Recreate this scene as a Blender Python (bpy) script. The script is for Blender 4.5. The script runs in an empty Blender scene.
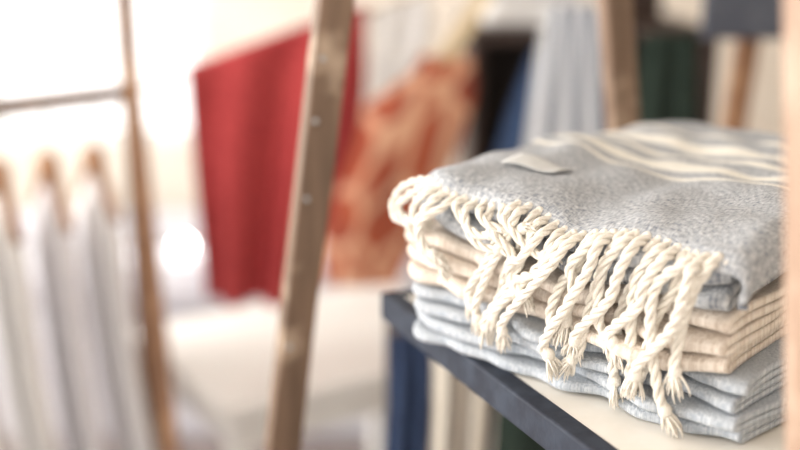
import bpy, math, random
from mathutils import Vector, Matrix, noise
random.seed(7)
scene = bpy.context.scene
COL = scene.collection
scene.view_settings.view_transform='Standard'

# ------------------------------------------------------------------ helpers
def empty(name, loc=(0,0,0)):
    o = bpy.data.objects.new(name, None); o.location = loc
    o.empty_display_size = 0.1
    COL.objects.link(o); return o

def mesh(name, verts, faces, mat=None, parent=None, smooth=True, uvs=None):
    me = bpy.data.meshes.new(name)
    me.from_pydata([tuple(v) for v in verts], [], faces)
    if uvs is not None:
        ul = me.uv_layers.new(name="UVMap")
        for l in me.loops:
            ul.data[l.index].uv = uvs[l.vertex_index]
    me.validate(); me.update()
    if smooth:
        for p in me.polygons: p.use_smooth = True
    o = bpy.data.objects.new(name, me)
    if mat: me.materials.append(mat)
    COL.objects.link(o)
    if parent: o.parent = parent
    return o

def solidify(o, t, off=0):
    m = o.modifiers.new("sol", 'SOLIDIFY'); m.thickness = t; m.offset = off
    return o
def bevel(o, w, seg=2):
    m = o.modifiers.new("bev", 'BEVEL'); m.width = w; m.segments = seg; m.limit_method='ANGLE'
    return o

def box(name, c, size, mat, parent=None, rz=0.0, bev=0.004):
    sx,sy,sz = [a/2 for a in size]
    R = Matrix.Rotation(rz,3,'Z')
    vs=[R@Vector((x,y,z))+Vector(c) for x in(-sx,sx) for y in(-sy,sy) for z in(-sz,sz)]
    fs=[(0,1,3,2),(4,6,7,5),(0,4,5,1),(2,3,7,6),(0,2,6,4),(1,5,7,3)]
    o = mesh(name,vs,fs,mat,parent,smooth=False)
    if bev: bevel(o,bev)
    return o

def beam(name, a, b, w, d, mat, parent=None, rot=0.0, bev=0.003, irr=0.0, seg=1):
    a=Vector(a); b=Vector(b); ax=(b-a).normalized()
    ref = Vector((1,0,0)) if abs(ax.x)<0.8 else Vector((0,1,0))
    e2 = ax.cross(ref).normalized(); e1 = e2.cross(ax).normalized()
    M = Matrix.Rotation(rot,3,ax); e1=M@e1; e2=M@e2
    vs=[];fs=[];n=max(1,seg)
    for i in range(n+1):
        p=a.lerp(b,i/n)
        for j,(sx,sy) in enumerate(((-1,-1),(1,-1),(1,1),(-1,1))):
            k = noise.noise(Vector((i*0.35,j*7.3,w*90)))*irr
            vs.append(p+e1*sx*(w/2+k)+e2*sy*(d/2+k))
    for i in range(n):
        for j in range(4):
            fs.append((i*4+j,i*4+(j+1)%4,(i+1)*4+(j+1)%4,(i+1)*4+j))
    fs.append((3,2,1,0)); fs.append((n*4,n*4+1,n*4+2,n*4+3))
    o=mesh(name,vs,fs,mat,parent,smooth=False); bevel(o,bev); return o

def catmull(pts, n):
    P=[Vector(p) for p in pts]; P=[P[0]*2-P[1]]+P+[P[-1]*2-P[-2]]
    out=[]; segs=len(P)-3
    for i in range(n+1):
        u=i/n*segs; k=min(int(u),segs-1); t=u-k
        p0,p1,p2,p3=P[k:k+4]
        out.append(0.5*((2*p1)+(p2-p0)*t+(2*p0-5*p1+4*p2-p3)*t*t+(3*p1-p0-3*p2+p3)*t**3))
    return out

def frames(path):
    T=[]
    for i in range(len(path)):
        a=path[max(0,i-1)]; b=path[min(len(path)-1,i+1)]
        T.append((b-a).normalized())
    n=T[0].orthogonal().normalized(); out=[]
    for t in T:
        n=(n-t*n.dot(t)).normalized(); out.append((n,t.cross(n),t))
    return out

def add_tube(V,F,path,rad,ns=8,cap=True):
    fr=frames(path); b=len(V)
    for i,p in enumerate(path):
        r=rad[i] if hasattr(rad,'__len__') else rad
        n,m,_=fr[i]
        for j in range(ns):
            a=2*math.pi*j/ns
            V.append(p+n*math.cos(a)*r+m*math.sin(a)*r)
    for i in range(len(path)-1):
        for j in range(ns):
            F.append((b+i*ns+j,b+i*ns+(j+1)%ns,b+(i+1)*ns+(j+1)%ns,b+(i+1)*ns+j))
    if cap:
        F.append(tuple(b+j for j in reversed(range(ns))))
        e=b+(len(path)-1)*ns
        F.append(tuple(e+j for j in range(ns)))

def tube(name,pts,r,mat,parent=None,n=24,ns=10):
    V=[];F=[]; add_tube(V,F,catmull(pts,n),r,ns); return mesh(name,V,F,mat,parent)

def ball(V,F,c,r,sc=(1,1,1),nu=10,nv=7):
    b=len(V)
    for i in range(nv+1):
        th=math.pi*i/nv
        for j in range(nu):
            ph=2*math.pi*j/nu
            V.append(Vector((c[0]+r*sc[0]*math.sin(th)*math.cos(ph),c[1]+r*sc[1]*math.sin(th)*math.sin(ph),c[2]+r*sc[2]*math.cos(th))))
    for i in range(nv):
        for j in range(nu):
            F.append((b+i*nu+j,b+(i+1)*nu+j,b+(i+1)*nu+(j+1)%nu,b+i*nu+(j+1)%nu))

# ------------------------------------------------------------------ materials
def lin(c):
    return tuple(((x/255)/12.92 if x/255<=0.04045 else ((x/255+0.055)/1.055)**2.4) for x in c)+(1,)

def newmat(name,rough=0.8):
    m=bpy.data.materials.new(name); m.use_nodes=True
    nt=m.node_tree; b=nt.nodes['Principled BSDF']; b.inputs['Roughness'].default_value=rough
    return m,nt,b

def N(nt,t,**kw):
    n=nt.nodes.new(t)
    for k,v in kw.items(): setattr(n,k,v)
    return n

def mix(nt,fac,a,b):
    n=N(nt,'ShaderNodeMix',data_type='RGBA')
    if isinstance(fac,(int,float)): n.inputs[0].default_value=fac
    else: nt.links.new(fac,n.inputs[0])
    for i,x in ((6,a),(7,b)):
        if isinstance(x,tuple): n.inputs[i].default_value=x
        else: nt.links.new(x,n.inputs[i])
    return n.outputs[2]

def noisefac(nt,vec,scale,detail=3,lo=0.35,hi=0.65):
    t=N(nt,'ShaderNodeTexNoise'); t.inputs['Scale'].default_value=scale; t.inputs['Detail'].default_value=detail
    if vec is not None: nt.links.new(vec,t.inputs['Vector'])
    r=N(nt,'ShaderNodeMapRange'); r.inputs[1].default_value=lo; r.inputs[2].default_value=hi
    nt.links.new(t.outputs['Fac'],r.inputs[0]); return r.outputs[0]

def mapping(nt,src,scale,rot=(0,0,0)):
    m=N(nt,'ShaderNodeMapping'); m.inputs['Scale'].default_value=scale; m.inputs['Rotation'].default_value=rot
    nt.links.new(src,m.inputs[0]); return m.outputs[0]

def bump(nt,b,h,st,dist):
    n=N(nt,'ShaderNodeBump'); n.inputs['Strength'].default_value=st; n.inputs['Distance'].default_value=dist
    nt.links.new(h,n.inputs['Height']); nt.links.new(n.outputs[0],b.inputs['Normal'])

def simple(name,c1,c2=None,scale=12,rough=0.8,bst=0.2,stretch=(1,1,1),metal=0):
    m,nt,b=newmat(name,rough); b.inputs['Metallic'].default_value=metal
    tc=N(nt,'ShaderNodeTexCoord'); v=mapping(nt,tc.outputs['Object'],stretch)
    f=noisefac(nt,v,scale,4)
    nt.links.new(mix(nt,f,lin(c1),lin(c2 or c1)),b.inputs['Base Color'])
    if bst: bump(nt,b,f,bst,0.002)
    return m

def fabric(name,c1,c2,stripes=None,stripecol=(246,242,232),thread=950,sheen=0.08,aniso=0.2):
    m,nt,b=newmat(name,0.95)
    b.inputs['Sheen Weight'].default_value=sheen; b.inputs['Sheen Roughness'].default_value=0.6
    b.inputs['Specular IOR Level'].default_value=0.15
    tc=N(nt,'ShaderNodeTexCoord'); uv=tc.outputs['UV']
    f1=noisefac(nt,mapping(nt,uv,(thread*aniso,thread,1)),1.0,1,0.28,0.72)
    f2=noisefac(nt,mapping(nt,uv,(thread,thread*aniso,1)),1.0,1,0.28,0.72)
    ad=N(nt,'ShaderNodeMath',operation='ADD'); nt.links.new(f1,ad.inputs[0]); nt.links.new(f2,ad.inputs[1])
    r=N(nt,'ShaderNodeMapRange'); r.inputs[1].default_value=0.45; r.inputs[2].default_value=1.55; nt.links.new(ad.outputs[0],r.inputs[0])
    ml=r
    big=noisefac(nt,uv,14,2,0.35,0.65)
    col=mix(nt,ml.outputs[0],lin(c1),lin(c2))
    if stripes:
        sep=N(nt,'ShaderNodeSeparateXYZ'); nt.links.new(uv,sep.inputs[0])
        acc=None
        for (a,w) in stripes:
            s=N(nt,'ShaderNodeMath',operation='SUBTRACT'); nt.links.new(sep.outputs[1],s.inputs[0]); s.inputs[1].default_value=a
            ab=N(nt,'ShaderNodeMath',operation='ABSOLUTE'); nt.links.new(s.outputs[0],ab.inputs[0])
            r=N(nt,'ShaderNodeMapRange'); r.inputs[1].default_value=w/2+0.0007; r.inputs[2].default_value=w/2-0.0007
            nt.links.new(ab.outputs[0],r.inputs[0])
            if acc is None: acc=r.outputs[0]
            else:
                x=N(nt,'ShaderNodeMath',operation='MAXIMUM'); nt.links.new(acc,x.inputs[0]); nt.links.new(r.outputs[0],x.inputs[1]); acc=x.outputs[0]
        sc=lin(stripecol); sc2=lin(tuple(int(x*0.92) for x in stripecol))
        col=mix(nt,acc,col,mix(nt,ml.outputs[0],sc2,sc))
    nt.links.new(col,b.inputs['Base Color'])
    b1=N(nt,'ShaderNodeBump'); b1.inputs['Strength'].default_value=0.4; b1.inputs['Distance'].default_value=0.006
    nt.links.new(big,b1.inputs['Height'])
    b2=N(nt,'ShaderNodeBump'); b2.inputs['Strength'].default_value=0.7; b2.inputs['Distance'].default_value=0.0008
    nt.links.new(ml.outputs[0],b2.inputs['Height']); nt.links.new(b1.outputs[0],b2.inputs['Normal'])
    nt.links.new(b2.outputs[0],b.inputs['Normal'])
    return m

def wood(name,c1,c2,c3,axis='Z',scale=1.0,rough=0.6):
    m,nt,b=newmat(name,rough)
    tc=N(nt,'ShaderNodeTexCoord')
    st={'Z':(40,40,3),'X':(3,40,40),'Y':(40,3,40)}[axis]
    v=mapping(nt,tc.outputs['Object'],tuple(s*scale for s in st))
    f=noisefac(nt,v,1.0,5,0.3,0.7)
    g=noisefac(nt,tc.outputs['Object'],16,3,0.55,0.75)
    nt.links.new(mix(nt,g,mix(nt,f,lin(c1),lin(c2)),lin(c3)),b.inputs['Base Color'])
    bump(nt,b,f,0.4,0.002)
    return m

M_wall = simple('plaster_wall',(234,225,213),(227,217,204),6,0.9,0.05)
M_ceil = simple('ceiling_paint',(240,238,234),None,6,0.9,0)
M_floor= wood('floor_boards',(150,138,134),(126,114,112),(165,155,150),'Y',0.4,0.6)
M_trim = simple('white_trim',(238,237,234),(232,230,227),8,0.5,0)
M_wood_old = wood('weathered_wood',(136,110,90),(94,74,58),(184,162,140))
M_wood_warm= wood('warm_wood',(150,110,80),(116,82,58),(170,134,102))
M_wood_pale= wood('pale_wood',(180,152,132),(154,126,106),(200,176,156))
M_wood_dark= wood('dark_wood',(62,44,36),(44,30,26),(80,60,48))
M_hanger = wood('hanger_wood',(160,114,74),(136,92,58),(172,128,88))
M_shelf_top= simple('shelf_white_paint',(230,224,214),(238,234,226),22,0.55,0.1)
M_shelf_edge=simple('shelf_slate_paint',(26,32,46),(44,52,66),40,0.75,0.4)
M_metal= simple('steel',(170,170,170),None,10,0.3,0,metal=1)
M_rope = simple('rope_jute',(200,184,160),(170,150,124),200,0.9,0.3)
M_red  = simple('red_linen',(186,70,70),(158,50,54),60,0.95,0.2)
M_shirt= simple('white_cotton',(242,240,239),(236,233,233),20,0.95,0.1)
M_shirt2=simple('grey_cotton',(232,229,232),(222,219,223),20,0.95,0.1)
M_green= simple('green_wool',(36,50,42),(24,38,30),40,0.95,0.3)
M_denim= simple('denim_blue',(70,92,128),(52,72,106),60,0.95,0.2)
M_navy = simple('navy_cotton',(44,62,92),(34,46,74),60,0.95,0.2)
M_white= simple('white_linen',(240,238,235),(232,230,230),20,0.9,0.1)
M_chalk= simple('slate_board',(84,88,98),(70,74,86),20,0.8,0.05)

M_grey_towel = fabric('grey_blue_chambray',(126,131,140),(206,207,208),
    stripes=[(0.165,0.010),(0.204,0.028),(0.250,0.014),(0.295,0.030),(0.347,0.013)],thread=850,aniso=0.18)
M_beige_towel= fabric('beige_chambray',(206,190,174),(238,227,215),stripes=[(0.012,0.003),(0.03,0.003),(0.05,0.003)],stripecol=(240,230,218))
M_blue_towel = fabric('pale_blue_chambray',(156,164,174),(204,208,212),thread=1050,aniso=0.3)
M_fringe,nt,b=newmat('cotton_fringe',0.95)
b.inputs['Sheen Weight'].default_value=0.2
tc=N(nt,'ShaderNodeTexCoord'); f=noisefac(nt,tc.outputs['Object'],900,3,0.3,0.7)
nt.links.new(mix(nt,f,lin((228,218,202)),lin((248,242,232))),b.inputs['Base Color']); bump(nt,b,f,0.6,0.001)
def vstripe(name,ca,cb,freq,duty=0.5):
    m,nt,b=newmat(name,0.95); tc=N(nt,'ShaderNodeTexCoord')
    sep=N(nt,'ShaderNodeSeparateXYZ'); nt.links.new(tc.outputs['UV'],sep.inputs[0])
    a=N(nt,'ShaderNodeMath',operation='MULTIPLY'); a.inputs[1].default_value=freq; nt.links.new(sep.outputs[0],a.inputs[0])
    fr=N(nt,'ShaderNodeMath',operation='FRACT'); nt.links.new(a.outputs[0],fr.inputs[0])
    g=N(nt,'ShaderNodeMath',operation='GREATER_THAN'); g.inputs[1].default_value=duty; nt.links.new(fr.outputs[0],g.inputs[0])
    nt.links.new(mix(nt,g.outputs[0],lin(ca),lin(cb)),b.inputs['Base Color']); return m
M_stripe=vstripe('blue_white_stripe',(226,228,230),(48,66,104),3.0,0.58)
M_ticking=vstripe('cream_ticking',(222,214,200),(92,84,80),3,0.62)
M_batik,nt,b=newmat('rust_batik',0.9); tc=N(nt,'ShaderNodeTexCoord')
vo=N(nt,'ShaderNodeTexVoronoi',feature='DISTANCE_TO_EDGE'); vo.inputs['Scale'].default_value=2.4
wv=mapping(nt,tc.outputs['UV'],(1.2,1.8,1)); nt.links.new(wv,vo.inputs['Vector'])
r=N(nt,'ShaderNodeMapRange'); r.inputs[1].default_value=0.06; r.inputs[2].default_value=0.11; nt.links.new(vo.outputs[0],r.inputs[0])
f=noisefac(nt,tc.outputs['UV'],4,2,0.45,0.6)
nt.links.new(mix(nt,r.outputs[0],lin((218,168,136)),mix(nt,f,lin((180,92,62)),lin((138,62,48)))),b.inputs['Base Color'])
M_glint,nt,b=newmat('glint_glow'); b.inputs['Emission Color'].default_value=(1,0.96,0.9,1); b.inputs['Emission Strength'].default_value=30  # emission imitates bright glints, not a lamp

# ------------------------------------------------------------------ room
X0,X1,Y0,Y1,ZC=-2.6,2.2,-1.6,4.2,2.7
box('floor',((X0+X1)/2,(Y0+Y1)/2,-0.05),(X1-X0+.2,Y1-Y0+.2,0.1),M_floor,bev=0)
box('ceiling',((X0+X1)/2,(Y0+Y1)/2,ZC+0.05),(X1-X0+.2,Y1-Y0+.2,0.1),M_ceil,bev=0)
box('wall_right',(X1+0.05,(Y0+Y1)/2,ZC/2),(0.1,Y1-Y0+.2,ZC),M_wall,bev=0)
def wall_with_hole(name,axis,pos,a0,a1,h0,h1,z0,z1):
    V=[];F=[]
    def bx(u0,u1,w0,w1):
        if u1-u0<1e-4 or w1-w0<1e-4: return
        b=len(V)
        for u in(u0,u1):
            for t in(0,0.1):
                for z in(w0,w1):
                    V.append(Vector((u,pos+t,z)) if axis=='x' else Vector((pos-t,u,z)))
        for f in [(0,1,3,2),(4,6,7,5),(0,4,5,1),(2,3,7,6),(0,2,6,4),(1,5,7,3)]: F.append(tuple(b+i for i in f))
    bx(a0,h0,0,ZC); bx(h1,a1,0,ZC); bx(h0,h1,0,z0); bx(h0,h1,z1,ZC)
    return mesh(name,V,F,M_wall,smooth=False)
SB=0.70
wall_with_hole('wall_back','x',Y1,X0-.1,X1,-2.4,-0.74,SB,2.4)
wall_with_hole('wall_left','y',X0,Y0,Y1,-0.9,3.8,0.55,2.4)
wall_with_hole('wall_front','x',Y0-0.1,X0-.1,X1,-2.2,0.4,0.0,2.3)
def window(name,axis,pos,h0,h1,z0,z1,nm):
    e=empty(name)
    def bar(n,u0,u1,w0,w1):
        if axis=='x': box(n,((u0+u1)/2,pos+.05,(w0+w1)/2),(u1-u0,0.06,w1-w0),M_trim,e)
        else: box(n,(pos-.05,(u0+u1)/2,(w0+w1)/2),(0.06,u1-u0,w1-w0),M_trim,e)
    bar('sill',h0,h1,z0,z0+.05); bar('head',h0,h1,z1-.05,z1)
    bar('jamb_1',h0,h0+.05,z0+.05,z1-.05); bar('jamb_2',h1-.05,h1,z0+.05,z1-.05)
    for i in range(1,nm):
        u=h0+(h1-h0)*i/nm; bar('mullion_%d'%i,u-.02,u+.02,z0+.05,z1-.05)
window('window_1','x',Y1,-2.4,-0.74,SB,2.4,2)
window('window_2','y',X0,-0.9,3.8,0.55,2.4,4)
box('baseboard_back',((X0+X1)/2,Y1-.01,0.06),(X1-X0,0.02,0.12),M_trim)

# ------------------------------------------------------------------ shelf
ZS=1.104
shelf=empty('display_shelf')
u=Vector((0.403,-0.915,0)); p=Vector((0.915,0.403,0)); C0=Vector((-0.0224,1.183,0))
ang=math.atan2(p.y,p.x)
L,Wd=0.64,0.62
cen=C0+u*L/2+p*Wd/2
box('board',(cen.x,cen.y,ZS-0.011),(Wd-0.016,L-0.016,0.022),M_shelf_top,shelf,rz=ang,bev=0.002)
def edge(nm,a,b):
    a=Vector(a);b=Vector(b); c=(a+b)/2; d=b-a
    box(nm,(c.x,c.y,ZS-0.0145),(d.length,0.022,0.031),M_shelf_edge,shelf,rz=math.atan2(d.y,d.x),bev=0.0025)
q=0.011
edge('edge_strip_1',C0+p*q,C0+u*L+p*q)
edge('edge_strip_2',C0+u*q+p*0.022,C0+u*q+p*Wd)
edge('edge_strip_3',C0+u*(L-q)+p*0.022,C0+u*(L-q)+p*Wd)
edge('edge_strip_4',C0+p*(Wd-q)+u*0.022,C0+p*(Wd-q)+u*(L-.022))
for i,(a,bb) in enumerate(((0.06,0.30),(0.06,Wd-.05),(L-.05,Wd-.05))):
    c=C0+u*a+p*bb
    beam('leg_%d'%(i+1),(c.x,c.y,0),(c.x,c.y,ZS-.03),0.035,0.035,M_wood_old,shelf,rot=0.4)
beam('upright_front',(0.381,0.638,0.0),(0.214,0.638,1.75),0.042,0.03,M_wood_pale,shelf,rot=0.3)

# ------------------------------------------------------------------ ladder frame behind
lad=empty('wooden_ladder')
beam('rail_left',(-0.262,1.25,0),(0.0,1.25,1.97),0.040,0.028,M_wood_old,lad,rot=0.35,irr=0.0012,seg=40)
beam('rail_right',(0.440,1.47,0),(0.214,1.47,1.97),0.040,0.028,M_wood_old,lad,rot=0.35,irr=0.0012,seg=40)
for i,z in enumerate((0.25,0.62,1.86)):
    xa=-0.262+0.133*z; xb=0.440-0.1147*z
    beam('rung_%d'%(i+1),(xa,1.25,z),(xb,1.47,z),0.03,0.03,M_wood_old,lad)
V=[];F=[]
for z in (1.29,1.20,1.02,1.36):
    ball(V,F,(-0.262+0.133*z-0.004,1.233,z),0.0035,(1,0.5,1))
mesh('nails',V,F,M_metal,lad)

# ------------------------------------------------------------------ folded towels
O=Vector((0.015,1.05,0)); S=Vector((0.72,-0.694,0)); T=Vector((0.694,0.72,0))
LEN,DEP=0.338,0.41
def warp(s,t,z):
    k=1.0+0.05*noise.noise(Vector((s*7,t*7,0.3)))+0.03*min(1,max(0,t)/0.25)
    k-=0.03*math.exp(-max(0,t)/0.02)
    k-=0.03*math.exp(-max(0,s)/0.02)
    k+=0.12*math.exp(-(max(0,s)/0.15)**2)*math.exp(-max(0,t)/0.2)
    k+=0.055*noise.noise(Vector((s*18,t*14,5.3+z*6)))
    return z*k
def place(s,t,z):
    w=O+S*s+T*t
    return Vector((w.x,w.y,ZS+0.001+warp(s,t,z)))

def towel(name,z0,th,runs,thick,mat,seed,free_front=False,ds=0.0,ns=130,inset=0.0,wrap=0.0,frontoff=0.0,amp=1.0):
    prof=[]
    for k in range(runs):
        zc=z0+(k+.5)*th; fwd=(k%2==0)
        n=34
        for i in range(n+1):
            a=i/n; t=DEP*(1-a)**1.6 if fwd else DEP*a**1.6
            prof.append((t,zc,k))
        if k<runs-1:
            for i in range(1,8):
                a=math.pi*i/8
                off=math.sin(a)*th*0.95; zz=zc+th*(1-math.cos(a))/2
                prof.append((-off if fwd else DEP+off, zz, k+0.5))
        elif free_front:
            for i in range(1,9):
                a=i/8
                prof.append((-0.011*math.sin(a*math.pi/2), zc-0.010*(1-math.cos(a*math.pi/2)), k))
    V=[];UV=[];F=[]
    m=len(prof)
    for i in range(ns+1):
        for j,(t,z,k) in enumerate(prof):
            loop=int((k+0.001)//2)
            topk=(wrap>0 and k>=runs-1)
            wf=max(0,1-max(t,0)/0.09)
            o1=(noise.noise(Vector((i/ns*3.2,loop*5.1,seed)))*0.022+noise.noise(Vector((i/ns*10,loop*3.7,seed+3)))*0.008)*amp
            e0=noise.noise(Vector((loop*2.3,t*6,seed+9)))*0.018
            e1=noise.noise(Vector((loop*2.9,t*6,seed+19)))*0.018-0.004
            if topk: e0=e1=0
            a0=inset+e0; a1=LEN+e1-ds
            if topk: a0-=wrap; a1+=wrap
            s=a0+(a1-a0)*i/ns
            sflat=s; zz=z+noise.noise(Vector((s*12,loop*4.1,seed+5)))*0.0024
            if topk:
                R=0.016
                for sg,lim in ((1,LEN-ds-0.004),(-1,inset+0.004)):
                    ex=(s-lim)*sg
                    if ex>0:
                        if ex<R*1.57: sflat=lim+sg*R*math.sin(ex/R); zz-=R*(1-math.cos(ex/R))
                        else: sflat=lim+sg*(R+0.1*(ex-R*1.57)); zz-=R+(ex-R*1.57)
                zz+=0.0045*noise.noise(Vector((s*22+t*12,t*13,seed)))
            cr=0.02*math.exp(-max(0,sflat-inset)/0.012)*wf
            tt=t+frontoff*wf+(o1+0.002+cr)*wf
            V.append(place(sflat,tt,zz)); UV.append((s,t))
    for i in range(ns):
        for j in range(m-1):
            F.append((i*m+j,i*m+j+1,(i+1)*m+j+1,(i+1)*m+j))
    o=mesh(name,V,F,mat,None,True,UV)
    solidify(o,thick)
    return o
towel('folded_blue_towel',0.000,0.0066,8,0.0052,M_blue_towel,1.0,ds=-0.022,inset=-0.006,frontoff=-0.004,amp=1.1)
towel('folded_beige_towel',0.0535,0.0088,6,0.0068,M_beige_towel,22.0,ds=-0.004,inset=-0.014,frontoff=-0.004,amp=1.35)
top=empty('fringed_grey_towel')
Z0T,TH=0.1075,0.0112; TI=0.018
o=towel('cloth',Z0T,TH,5,0.0078,M_grey_towel,41.0,free_front=True,ds=-0.002,inset=TI,wrap=0.036); o.parent=top
TOPZ=Z0T+TH*4.5
V=[];F=[]
for i in range(13):
    for j in range(9):
        s=0.062+0.054*i/12; t=0.060+0.030*j/8+0.25*(s-0.085)
        w=place(s,t,TOPZ); w.z+=0.0074+0.0015*math.sin(i*0.5)
        V.append(w)
for i in range(12):
    for j in range(8): F.append((i*9+j,i*9+j+1,(i+1)*9+j+1,(i+1)*9+j))
o=mesh('woven_label',V,F,simple('label_cotton',(210,210,208),(200,200,198),60,0.9,0.1),top); solidify(o,0.001)

# ------------------------------------------------------------------ fringe
FV=[];FF=[]
def hemo(s):
    i=min(1,max(0,(s-TI+0.036)/(LEN+0.002-TI+0.072)))
    o1=noise.noise(Vector((i*3.2,2*5.1,41.0)))*0.022+noise.noise(Vector((i*10,2*3.7,44.0)))*0.008
    cr=0.02*math.exp(-max(0,s-TI)/0.012)
    return -(-0.011+(o1+0.002+cr))
def hemz(s): return TOPZ-0.010
def W3(s,o,z):
    w=O+S*s-T*o
    return Vector((w.x,w.y,ZS+z))
def tassel(pts,R=0.0023,r=0.0021,turns_per_m=80,rnd=0,fl=1.0):
    path=catmull(pts,90)
    fr=frames(path); acc=0; ph0=random.random()*6.28
    strands=[[],[],[]]
    for i,pt in enumerate(path):
        if i: acc+=(path[i]-path[i-1]).length
        n,m,_=fr[i]; env=min(1,0.55+acc/0.012)*(1.0+0.08*math.sin(acc*300+rnd))
        for k in range(3):
            a=ph0+acc*turns_per_m*2*math.pi/3*1.0+k*2*math.pi/3
            strands[k].append(pt+(n*math.cos(a)+m*math.sin(a))*R*env)
    for st in strands: add_tube(FV,FF,st,r,8)
    ball(FV,FF,path[2],R+r*1.2)
    e=path[-1]; d=(path[-1]-path[-4]).normalized()
    ball(FV,FF,e,R+r*1.35,(1,1,1.15))
    for q in range(30):
        dr=(d*1.1+Vector((random.uniform(-.5,.5),random.uniform(-.5,.5),random.uniform(-.35,.05)))).normalized()
        l=random.uniform(0.009,0.018)*fl; a=e
        side=Vector((random.uniform(-1,1),random.uniform(-1,1),random.uniform(-1,1)))*0.0036
        add_tube(FV,FF,[a+side*.5,a+side+dr*l*.5,a+side*1.1+dr*l*.8+Vector((0,0,-0.001)),a+side*0.9+dr*l+Vector((0,0,-0.003))],[0.0012,0.0011,0.0009,0.0004],5)
def zz_(s,f): return warp(s,0,hemz(s))*f
left=[
 [(0.032,0.0,1.03),(0.012,0.006,1.03),(-0.010,0.008,0.97),(-0.020,0.010,0.87),(-0.012,0.016,0.79),(0.006,0.016,0.77)],
 [(0.042,0.0,1.03),(0.024,0.010,1.0),(0.004,0.014,0.94),(-0.006,0.018,0.86),(0.006,0.018,0.80),(0.020,0.016,0.79)],
 [(0.050,0.0,1.02),(0.040,0.014,0.98),(0.022,0.020,0.92),(0.018,0.022,0.85),(0.026,0.020,0.80),(0.036,0.018,0.82)],
 [(0.060,0.0,1.02),(0.052,0.014,0.96),(0.038,0.020,0.84),(0.036,0.020,0.70),(0.048,0.018,0.62),(0.062,0.016,0.60)],
 [(0.068,0.0,1.02),(0.064,0.014,0.95),(0.050,0.024,0.86),(0.044,0.026,0.77),(0.050,0.022,0.68),(0.058,0.020,0.66)],
 [(0.077,0.0,1.02),(0.076,0.014,0.98),(0.088,0.018,0.91),(0.100,0.020,0.87),(0.112,0.018,0.86),(0.120,0.018,0.88)],
 [(0.088,0.0,1.02),(0.086,0.014,0.97),(0.094,0.020,0.88),(0.106,0.020,0.81),(0.120,0.018,0.79),(0.128,0.018,0.80)],
 [(0.099,0.0,1.02),(0.104,0.014,0.99),(0.116,0.020,0.95),(0.130,0.020,0.92),(0.142,0.018,0.93),(0.150,0.018,0.96)],
 [(0.109,0.0,1.02),(0.114,0.014,0.96),(0.126,0.022,0.89),(0.138,0.024,0.84),(0.144,0.022,0.79),(0.142,0.020,0.76)],
 [(0.120,0.0,1.02),(0.128,0.014,0.98),(0.144,0.022,0.93),(0.158,0.024,0.89),(0.170,0.022,0.88),(0.178,0.020,0.90)],
]
for i,pts in enumerate(left):
    P=[W3(s,max(hemo(s),0.0)+o_,zz_(s,f)) for (s,o_,f) in pts]
    tassel(P,rnd=i,fl=0.9)
specs=[ # s_root, s_mid, s_end, z_end, out_mid
 (0.132,0.122,0.090,0.062,0.020),(0.142,0.130,0.100,0.046,0.026),(0.152,0.146,0.124,0.086,0.018),
 (0.163,0.146,0.110,0.038,0.026),(0.174,0.158,0.142,0.090,0.034),(0.184,0.166,0.122,0.052,0.022),
 (0.194,0.178,0.150,0.084,0.028),(0.204,0.182,0.138,0.044,0.032),
]
nb=len(specs)
s=0.215; k=0
while s<0.338:
    f=(s-0.210)/0.12
    specs.append((s, s-0.014-0.014*(k%3==1)+0.005*(k%2), s-0.038+0.018*math.sin(k*2.1)+0.012*f, 0.054+0.021*math.sin(k*1.7+.5)-0.018*f, 0.014+0.009*(k%3)))
    s+=0.0096; k+=1
for i,(a,mid,b_,ze,om) in enumerate(specs):
    zr=warp(a,0,hemz(a))+0.001
    ob=max(hemo(a),0.002)
    big=i>=nb
    p0=W3(a,ob-0.004,zr+0.006)
    p1=W3(a-0.15*(a-mid),ob+om*0.55,zr+0.001)
    p2=W3(a+(mid-a)*0.7+0.004*math.sin(i*2.7),ob+om*0.8,zr-0.020)
    p3=W3(mid*0.7+b_*0.3-0.006*math.sin(i*1.9),ob+om*0.75,(zr*0.5+ze*0.5))
    p4=W3(b_+0.003*math.sin(i*4.1),ob+om*0.55+0.002,ze+0.014)
    p5=W3(b_-0.004*math.sin(i*3),ob+om*0.5+0.002,ze+0.003)
    tassel([p0,p1,p2,p3,p4,p5],R=0.0023+0.0003*big,r=0.0022+0.0002*big,rnd=i,fl=1.0+0.2*big)
hp=[W3(0.022+x/60*0.318,max(hemo(0.022+x/60*0.318),0.0)-0.001,warp(0.022+x/60*.318,0,hemz(0))+0.004+0.0015*math.sin(x*2.1)) for x in range(61)]
add_tube(FV,FF,catmull(hp,240),[0.0026+0.0008*math.sin(i*1.3) for i in range(241)],8)
mesh('knotted_fringe',FV,FF,M_fringe,top)

# ------------------------------------------------------------------ cloth panels
def quad_drape(name,left,right,mat,parent=None,amp=0.012,folds=3,nx=44,ny=44,thick=0.005,ph=0.0,puff=0.0):
    Lp=catmull(left,ny); Rp=catmull(right,ny); V=[];F=[];UV=[]
    for j in range(ny+1):
        for i in range(nx+1):
            w=i/nx; P=Lp[j].lerp(Rp[j],w).copy()
            P.y+=amp*(0.35+0.65*j/ny)*math.sin(w*folds*2*math.pi+ph+0.7*math.sin(j/ny*2.4))
            P.y+=puff*math.sin(math.pi*w)**0.6*math.sin(math.pi*min(1,max(0,j/ny)))**0.6
            V.append(P); UV.append((w,1-j/ny))
    for j in range(ny):
        for i in range(nx):
            F.append((j*(nx+1)+i,j*(nx+1)+i+1,(j+1)*(nx+1)+i+1,(j+1)*(nx+1)+i))
    o=mesh(name,V,F,mat,parent,True,UV)
    if thick: solidify(o,thick)
    return o

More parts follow.
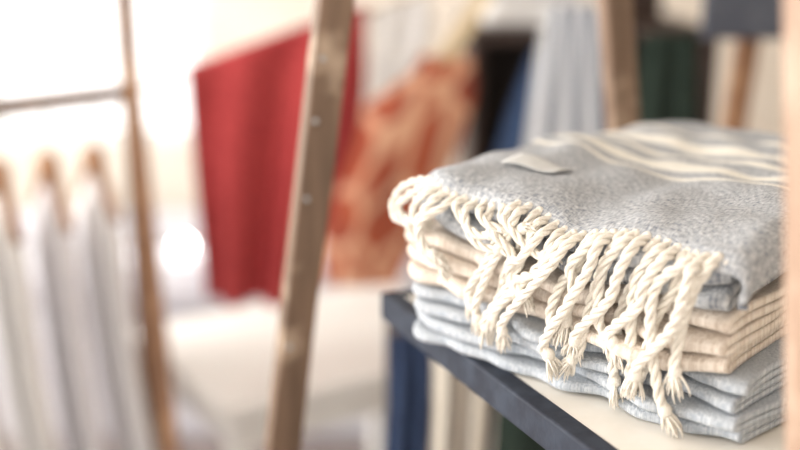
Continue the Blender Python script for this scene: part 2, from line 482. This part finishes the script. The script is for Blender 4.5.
def rope(x): return (x,2.31+0.3*(x+0.562),1.165+0.32*(x+0.562))
tube('clothesline',[rope(-0.54),rope(-0.2),rope(0.6),rope(1.4),rope(2.19)],0.004,M_rope,n=40)
rt=empty('red_towel')
quad_drape('front_fall',[(-0.445,2.33,1.205),(-0.44,2.32,1.0),(-0.430,2.33,0.70)],[(-0.075,2.44,1.325),(-0.12,2.40,1.07),(-0.23,2.38,0.68)],M_red,rt,amp=0.034,folds=2.2,nx=70)
quad_drape('back_fall',[(-0.445,2.365,1.205),(-0.445,2.41,1.0),(-0.435,2.42,0.80)],[(-0.075,2.475,1.325),(-0.09,2.50,1.07),(-0.2,2.48,0.78)],M_red,rt,amp=0.008,folds=2,ph=1)
V=[];F=[]
add_tube(V,F,[Vector((-0.445,2.347,1.203)),Vector((-0.26,2.40,1.266)),Vector((-0.075,2.455,1.325))],0.014,10)
mesh('top_fold',V,F,M_red,rt)
def bz(z): return 1.5-(1.5-z)*0.944
bag=empty('batik_shoulder_bag')
yb=2.56
Lb=[(0.035,yb,bz(1.20)),(-0.10,yb,bz(1.05)),(-0.18,yb,bz(0.82)),(-0.185,yb,bz(0.61))]
Rb=[(0.165,yb,bz(1.20)),(0.165,yb,bz(1.068)),(0.085,yb,bz(0.841)),(-0.010,yb,bz(0.61))]
quad_drape('front_panel',Lb,Rb,M_batik,bag,amp=0.006,folds=1.5,thick=0,puff=-0.045)
quad_drape('back_panel',Lb,Rb,M_batik,bag,amp=0.004,folds=1.5,thick=0,puff=0.03)
hx=rope(0.235)
quad_drape('strap',[(0.075,yb-.01,bz(1.19)),(0.14,yb-.01,1.30),(hx[0]-.02,hx[1]-.004,hx[2]+.002)],[(0.125,yb-.01,bz(1.19)),(0.18,yb-.01,1.30),(hx[0]+.02,hx[1]-.004,hx[2]+.014)],simple('canvas_strap',(226,206,170),(210,188,150),40,0.9,0.1),bag,amp=0.002,folds=1)
quad_drape('white_scarf',[rope(-0.06),(-0.06,2.47,1.25),(-0.07,2.47,1.12)],[rope(0.06),(0.07,2.50,1.28),(0.03,2.50,1.19)],M_white,amp=0.008,folds=2)

# ------------------------------------------------------------------ clothes rack (left)
rack=empty('clothes_rack')
beam('post',(-0.562,2.31,0),(-0.562,2.31,1.75),0.038,0.034,M_wood_warm,rack,rot=0.3)
beam('brace',(-0.36,1.72,0),(-0.548,2.272,1.25),0.028,0.024,M_wood_warm,rack)
V=[];F=[]
add_tube(V,F,[Vector((-0.562,2.31,1.168)),Vector((-1.0,1.85,1.168)),Vector((-1.3,1.535,1.168))],0.018,12)
mesh('rail',V,F,M_wood_warm,rack)
beam('far_post',(-1.3,1.535,0),(-1.3,1.535,1.75),0.034,0.03,M_wood_warm,rack,rot=0.3)
gd=Vector((0.50,-0.866,0)); rd=Vector((-0.69,-0.724,0))
def garment(i,c,mat,ht,wd):
    g=empty('shirt_on_hanger' if i==0 else 'shirt_on_hanger.%03d'%i)
    c=Vector(c)
    V=[];F=[]
    arm=[c-gd*wd*0.95+Vector((0,0,-0.105)),c-gd*0.07+Vector((0,0,-0.05)),c+Vector((0,0,0.0)),c+gd*0.07+Vector((0,0,-0.05)),c+gd*wd*0.95+Vector((0,0,-0.105))]
    P=catmull(arm,24); add_tube(V,F,P,[0.012+0.010*math.exp(-((k-12)/3)**2) for k in range(25)],10)
    mesh('hanger',V,F,M_hanger,g)
    V=[];F=[]
    hk=[c+Vector((0,0,0.01)),c+Vector((0,0,0.06)),c+gd*0.022+Vector((0,0,0.085)),c+gd*0.022+Vector((0,0,0.118)),c+Vector((0,0,0.139)),c-gd*0.022+Vector((0,0,0.118))]
    add_tube(V,F,catmull(hk,24),0.0025,6); mesh('hook',V,F,M_metal,g)
    V=[];F=[];nn=56;rows=34
    for j in range(rows+1):
        q=j/rows; z=c.z-0.045-q*ht
        d=q*ht
        w=0.045+(wd-0.045)*min(1,(d/0.10))**0.9 if d<0.10 else wd+0.03*(d-0.10)
        tk=0.012+0.012*min(1,d/0.1)
        cx=c+rd*(-0.05*q*q)
        for a in range(nn):
            an=2*math.pi*a/nn
            rip=1+0.35*min(1,d/.15)*math.sin(an*7+i*2+q*1.5)+0.2*min(1,d/.15)*math.sin(an*11+i)
            pt=cx+gd*(w*math.cos(an)*(1+0.02*math.sin(an*9)))+rd*(tk*math.sin(an)*rip)
            V.append(Vector((pt.x,pt.y,z)))
    for j in range(rows):
        for a in range(nn):
            F.append((j*nn+a,j*nn+(a+1)%nn,(j+1)*nn+(a+1)%nn,(j+1)*nn+a))
    mesh('shirt',V,F,mat,g)
for i in range(8):
    kk=0.30+0.38*i
    garment(i,(-0.573-0.19*kk,2.31-0.2*kk-0.006,1.048),(M_shirt,M_shirt2,M_white)[i%3],0.66+0.06*((i*5)%3),0.15)

# ------------------------------------------------------------------ white table and bench
tb=empty('white_table')
e=Vector((0.848,0.53,0)); pe=Vector((-0.53,0.848,0)); E0=Vector((-0.35,2.04,0))
ta=math.atan2(e.y,e.x); c=E0+e*0.36+pe*0.28
box('tabletop',(c.x,c.y,0.555),(0.72,0.56,0.03),M_trim,tb,rz=ta)
box('apron',(c.x,c.y,0.50),(0.66,0.50,0.08),M_trim,tb,rz=ta)
for i,(a,b_) in enumerate(((.05,.05),(.67,.05),(.05,.51),(.67,.51))):
    w=E0+e*a+pe*b_; box('leg_%d'%(i+1),(w.x,w.y,0.23),(0.05,0.05,0.46),M_trim,tb,rz=ta)
M_bench=simple('bench_linen',(208,208,214),(192,190,198),10,0.9,0.1)
bn=empty('linen_bench')
box('base',(-0.87,3.45,0.2),(1.9,0.75,0.40),M_bench,bn,bev=0.03)
box('cushion',(-0.87,3.45,0.47),(1.92,0.77,0.14),M_bench,bn,bev=0.05)
gl=empty('glint_stand_ins')  # added glowing balls and invented wire, standing in for two sun glints
tube('added_wire',[(-1.2,3.35,0.545),(-0.90,3.25,0.548),(-0.80,3.27,0.56),(-0.70,3.27,0.56),(-0.4,3.4,0.545)],0.003,M_wood_dark,gl)
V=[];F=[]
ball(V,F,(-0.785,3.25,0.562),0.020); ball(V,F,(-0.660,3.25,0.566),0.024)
mesh('glint_balls',V,F,M_glint,gl)

# ------------------------------------------------------------------ cabinet & textiles (centre right)
cab=empty('dark_wood_cabinet')
box('top',(0.45,2.85,1.255),(0.58,0.5,0.03),M_wood_dark,cab)
box('side_1',(0.18,2.85,0.62),(0.03,0.48,1.24),M_wood_dark,cab)
box('side_2',(0.72,2.85,0.62),(0.03,0.48,1.24),M_wood_dark,cab)
box('back',(0.45,3.08,0.62),(0.51,0.02,1.24),M_wood_dark,cab)
for i,z in enumerate((0.1,0.5,0.9)): box('shelf_%d'%i,(0.45,2.85,z),(0.51,0.44,0.02),M_wood_dark,cab)
box('upper_post',(0.60,2.85,1.42),(0.11,0.06,0.30),M_wood_dark,cab)
bl=empty('folded_linens')
for i in range(4):
    box('linen_%d'%i,(0.32+0.008*(i%2),2.80,1.288+0.034*i),(0.24-.01*i,0.24,0.033),M_white,bl,bev=0.014)
quad_drape('striped_cloth',[(0.335,2.575,1.33),(0.31,2.55,1.15),(0.275,2.53,0.75),(0.27,2.53,0.01)],[(0.455,2.575,1.33),(0.47,2.55,1.15),(0.50,2.53,0.75),(0.50,2.53,0.01)],M_stripe,amp=0.010,folds=3)
quad_drape('denim_cloth',[(0.37,2.59,1.31),(0.28,2.575,1.15),(0.20,2.56,0.8),(0.2,2.57,0.01)],[(0.45,2.59,1.31),(0.36,2.58,1.15),(0.33,2.57,0.8),(.33,2.57,0.01)],M_denim,amp=0.008,folds=1.5)
quad_drape('green_blanket',[(0.475,2.2,1.30),(0.465,2.19,1.1),(0.46,2.2,0.7)],[(0.575,2.2,1.30),(0.59,2.19,1.1),(0.60,2.2,0.7)],M_green,amp=0.012,folds=2,thick=0.02)
st=empty('blanket_stand')
V=[];F=[]
add_tube(V,F,[Vector((0.44,2.205,1.30)),Vector((0.53,2.205,1.30)),Vector((0.62,2.205,1.30))],0.012,10); mesh('bar',V,F,M_wood_dark,st)
beam('upright_1',(0.44,2.205,0),(0.44,2.205,1.5),0.025,0.025,M_wood_dark,st)
beam('upright_2',(0.615,2.205,0),(0.615,2.205,1.31),0.02,0.02,M_wood_dark,st)
ea=empty('chalkboard_easel')
beam('leg_1',(0.50,1.98,0),(0.655,2.02,1.62),0.040,0.025,M_wood_warm,ea)
beam('leg_2',(1.16,1.98,0),(1.04,2.02,1.62),0.034,0.025,M_wood_warm,ea)
beam('back_leg',(0.85,2.5,0),(0.85,2.03,1.62),0.034,0.025,M_wood_warm,ea)
beam('cross',(0.62,2.0,1.58),(1.06,2.0,1.58),0.034,0.02,M_wood_warm,ea)
box('slate',(0.84,1.975,1.56),(0.62,0.018,0.50),M_chalk,ea)
gr=empty('lower_textile_rail')
RZ=0.87
V=[];F=[]
add_tube(V,F,[Vector((-0.02,1.69,RZ)),Vector((0.2,1.70,RZ)),Vector((0.60,1.74,RZ))],0.012,10); mesh('bar',V,F,M_wood_dark,gr)
beam('post_1',(0.60,1.74,0),(0.60,1.74,RZ+.02),0.03,0.03,M_wood_dark,gr)
beam('post_2',(-0.01,1.70,0),(-0.01,1.70,RZ+.02),0.026,0.026,M_wood_dark,gr)
def hang(name,x0,x1,mat,b0,b1,zb,ph):
    quad_drape(name,[(x0,1.665,RZ),(x0,1.65,0.75),(b0,1.64,zb)],[(x1,1.68,RZ),(x1,1.66,0.75),(b1,1.65,zb)],mat,amp=0.012,folds=2,ph=ph)
hang('navy_cloth',-0.02,0.05,M_navy,-0.05,0.035,0.35,0)
hang('ticking_cloth',0.055,0.15,M_ticking,0.04,0.13,0.32,1)
hang('dark_green_cloth',0.155,0.42,M_green,0.14,0.44,0.3,2)

# ------------------------------------------------------------------ light
w=bpy.data.worlds.new('World'); scene.world=w; w.use_nodes=True
bg=w.node_tree.nodes['Background']; bg.inputs[0].default_value=(1.0,0.98,0.945,1); bg.inputs[1].default_value=2.5
def area(name,loc,target,sx,sy,power,col=(1,1,1)):
    l=bpy.data.lights.new(name,'AREA'); l.shape='RECTANGLE'; l.size=sx; l.size_y=sy; l.energy=power; l.color=col
    o=bpy.data.objects.new(name,l); COL.objects.link(o); o.location=loc
    o.rotation_euler=(Vector(target)-Vector(loc)).to_track_quat('-Z','Y').to_euler(); return o
area('daylight_left_window',(-2.9,1.4,1.9),(0.2,1.2,1.0),3.6,1.7,205,(1,0.965,0.92))

# ------------------------------------------------------------------ camera
cam=bpy.data.cameras.new('camera'); co=bpy.data.objects.new('camera',cam); COL.objects.link(co)
cam.lens=50; cam.sensor_width=36; cam.clip_start=0.05
co.location=(0,0,1.5); co.rotation_euler=(math.radians(75),0,0)
cam.dof.use_dof=True; cam.dof.focus_distance=0.935; cam.dof.aperture_fstop=1.45
scene.camera=co
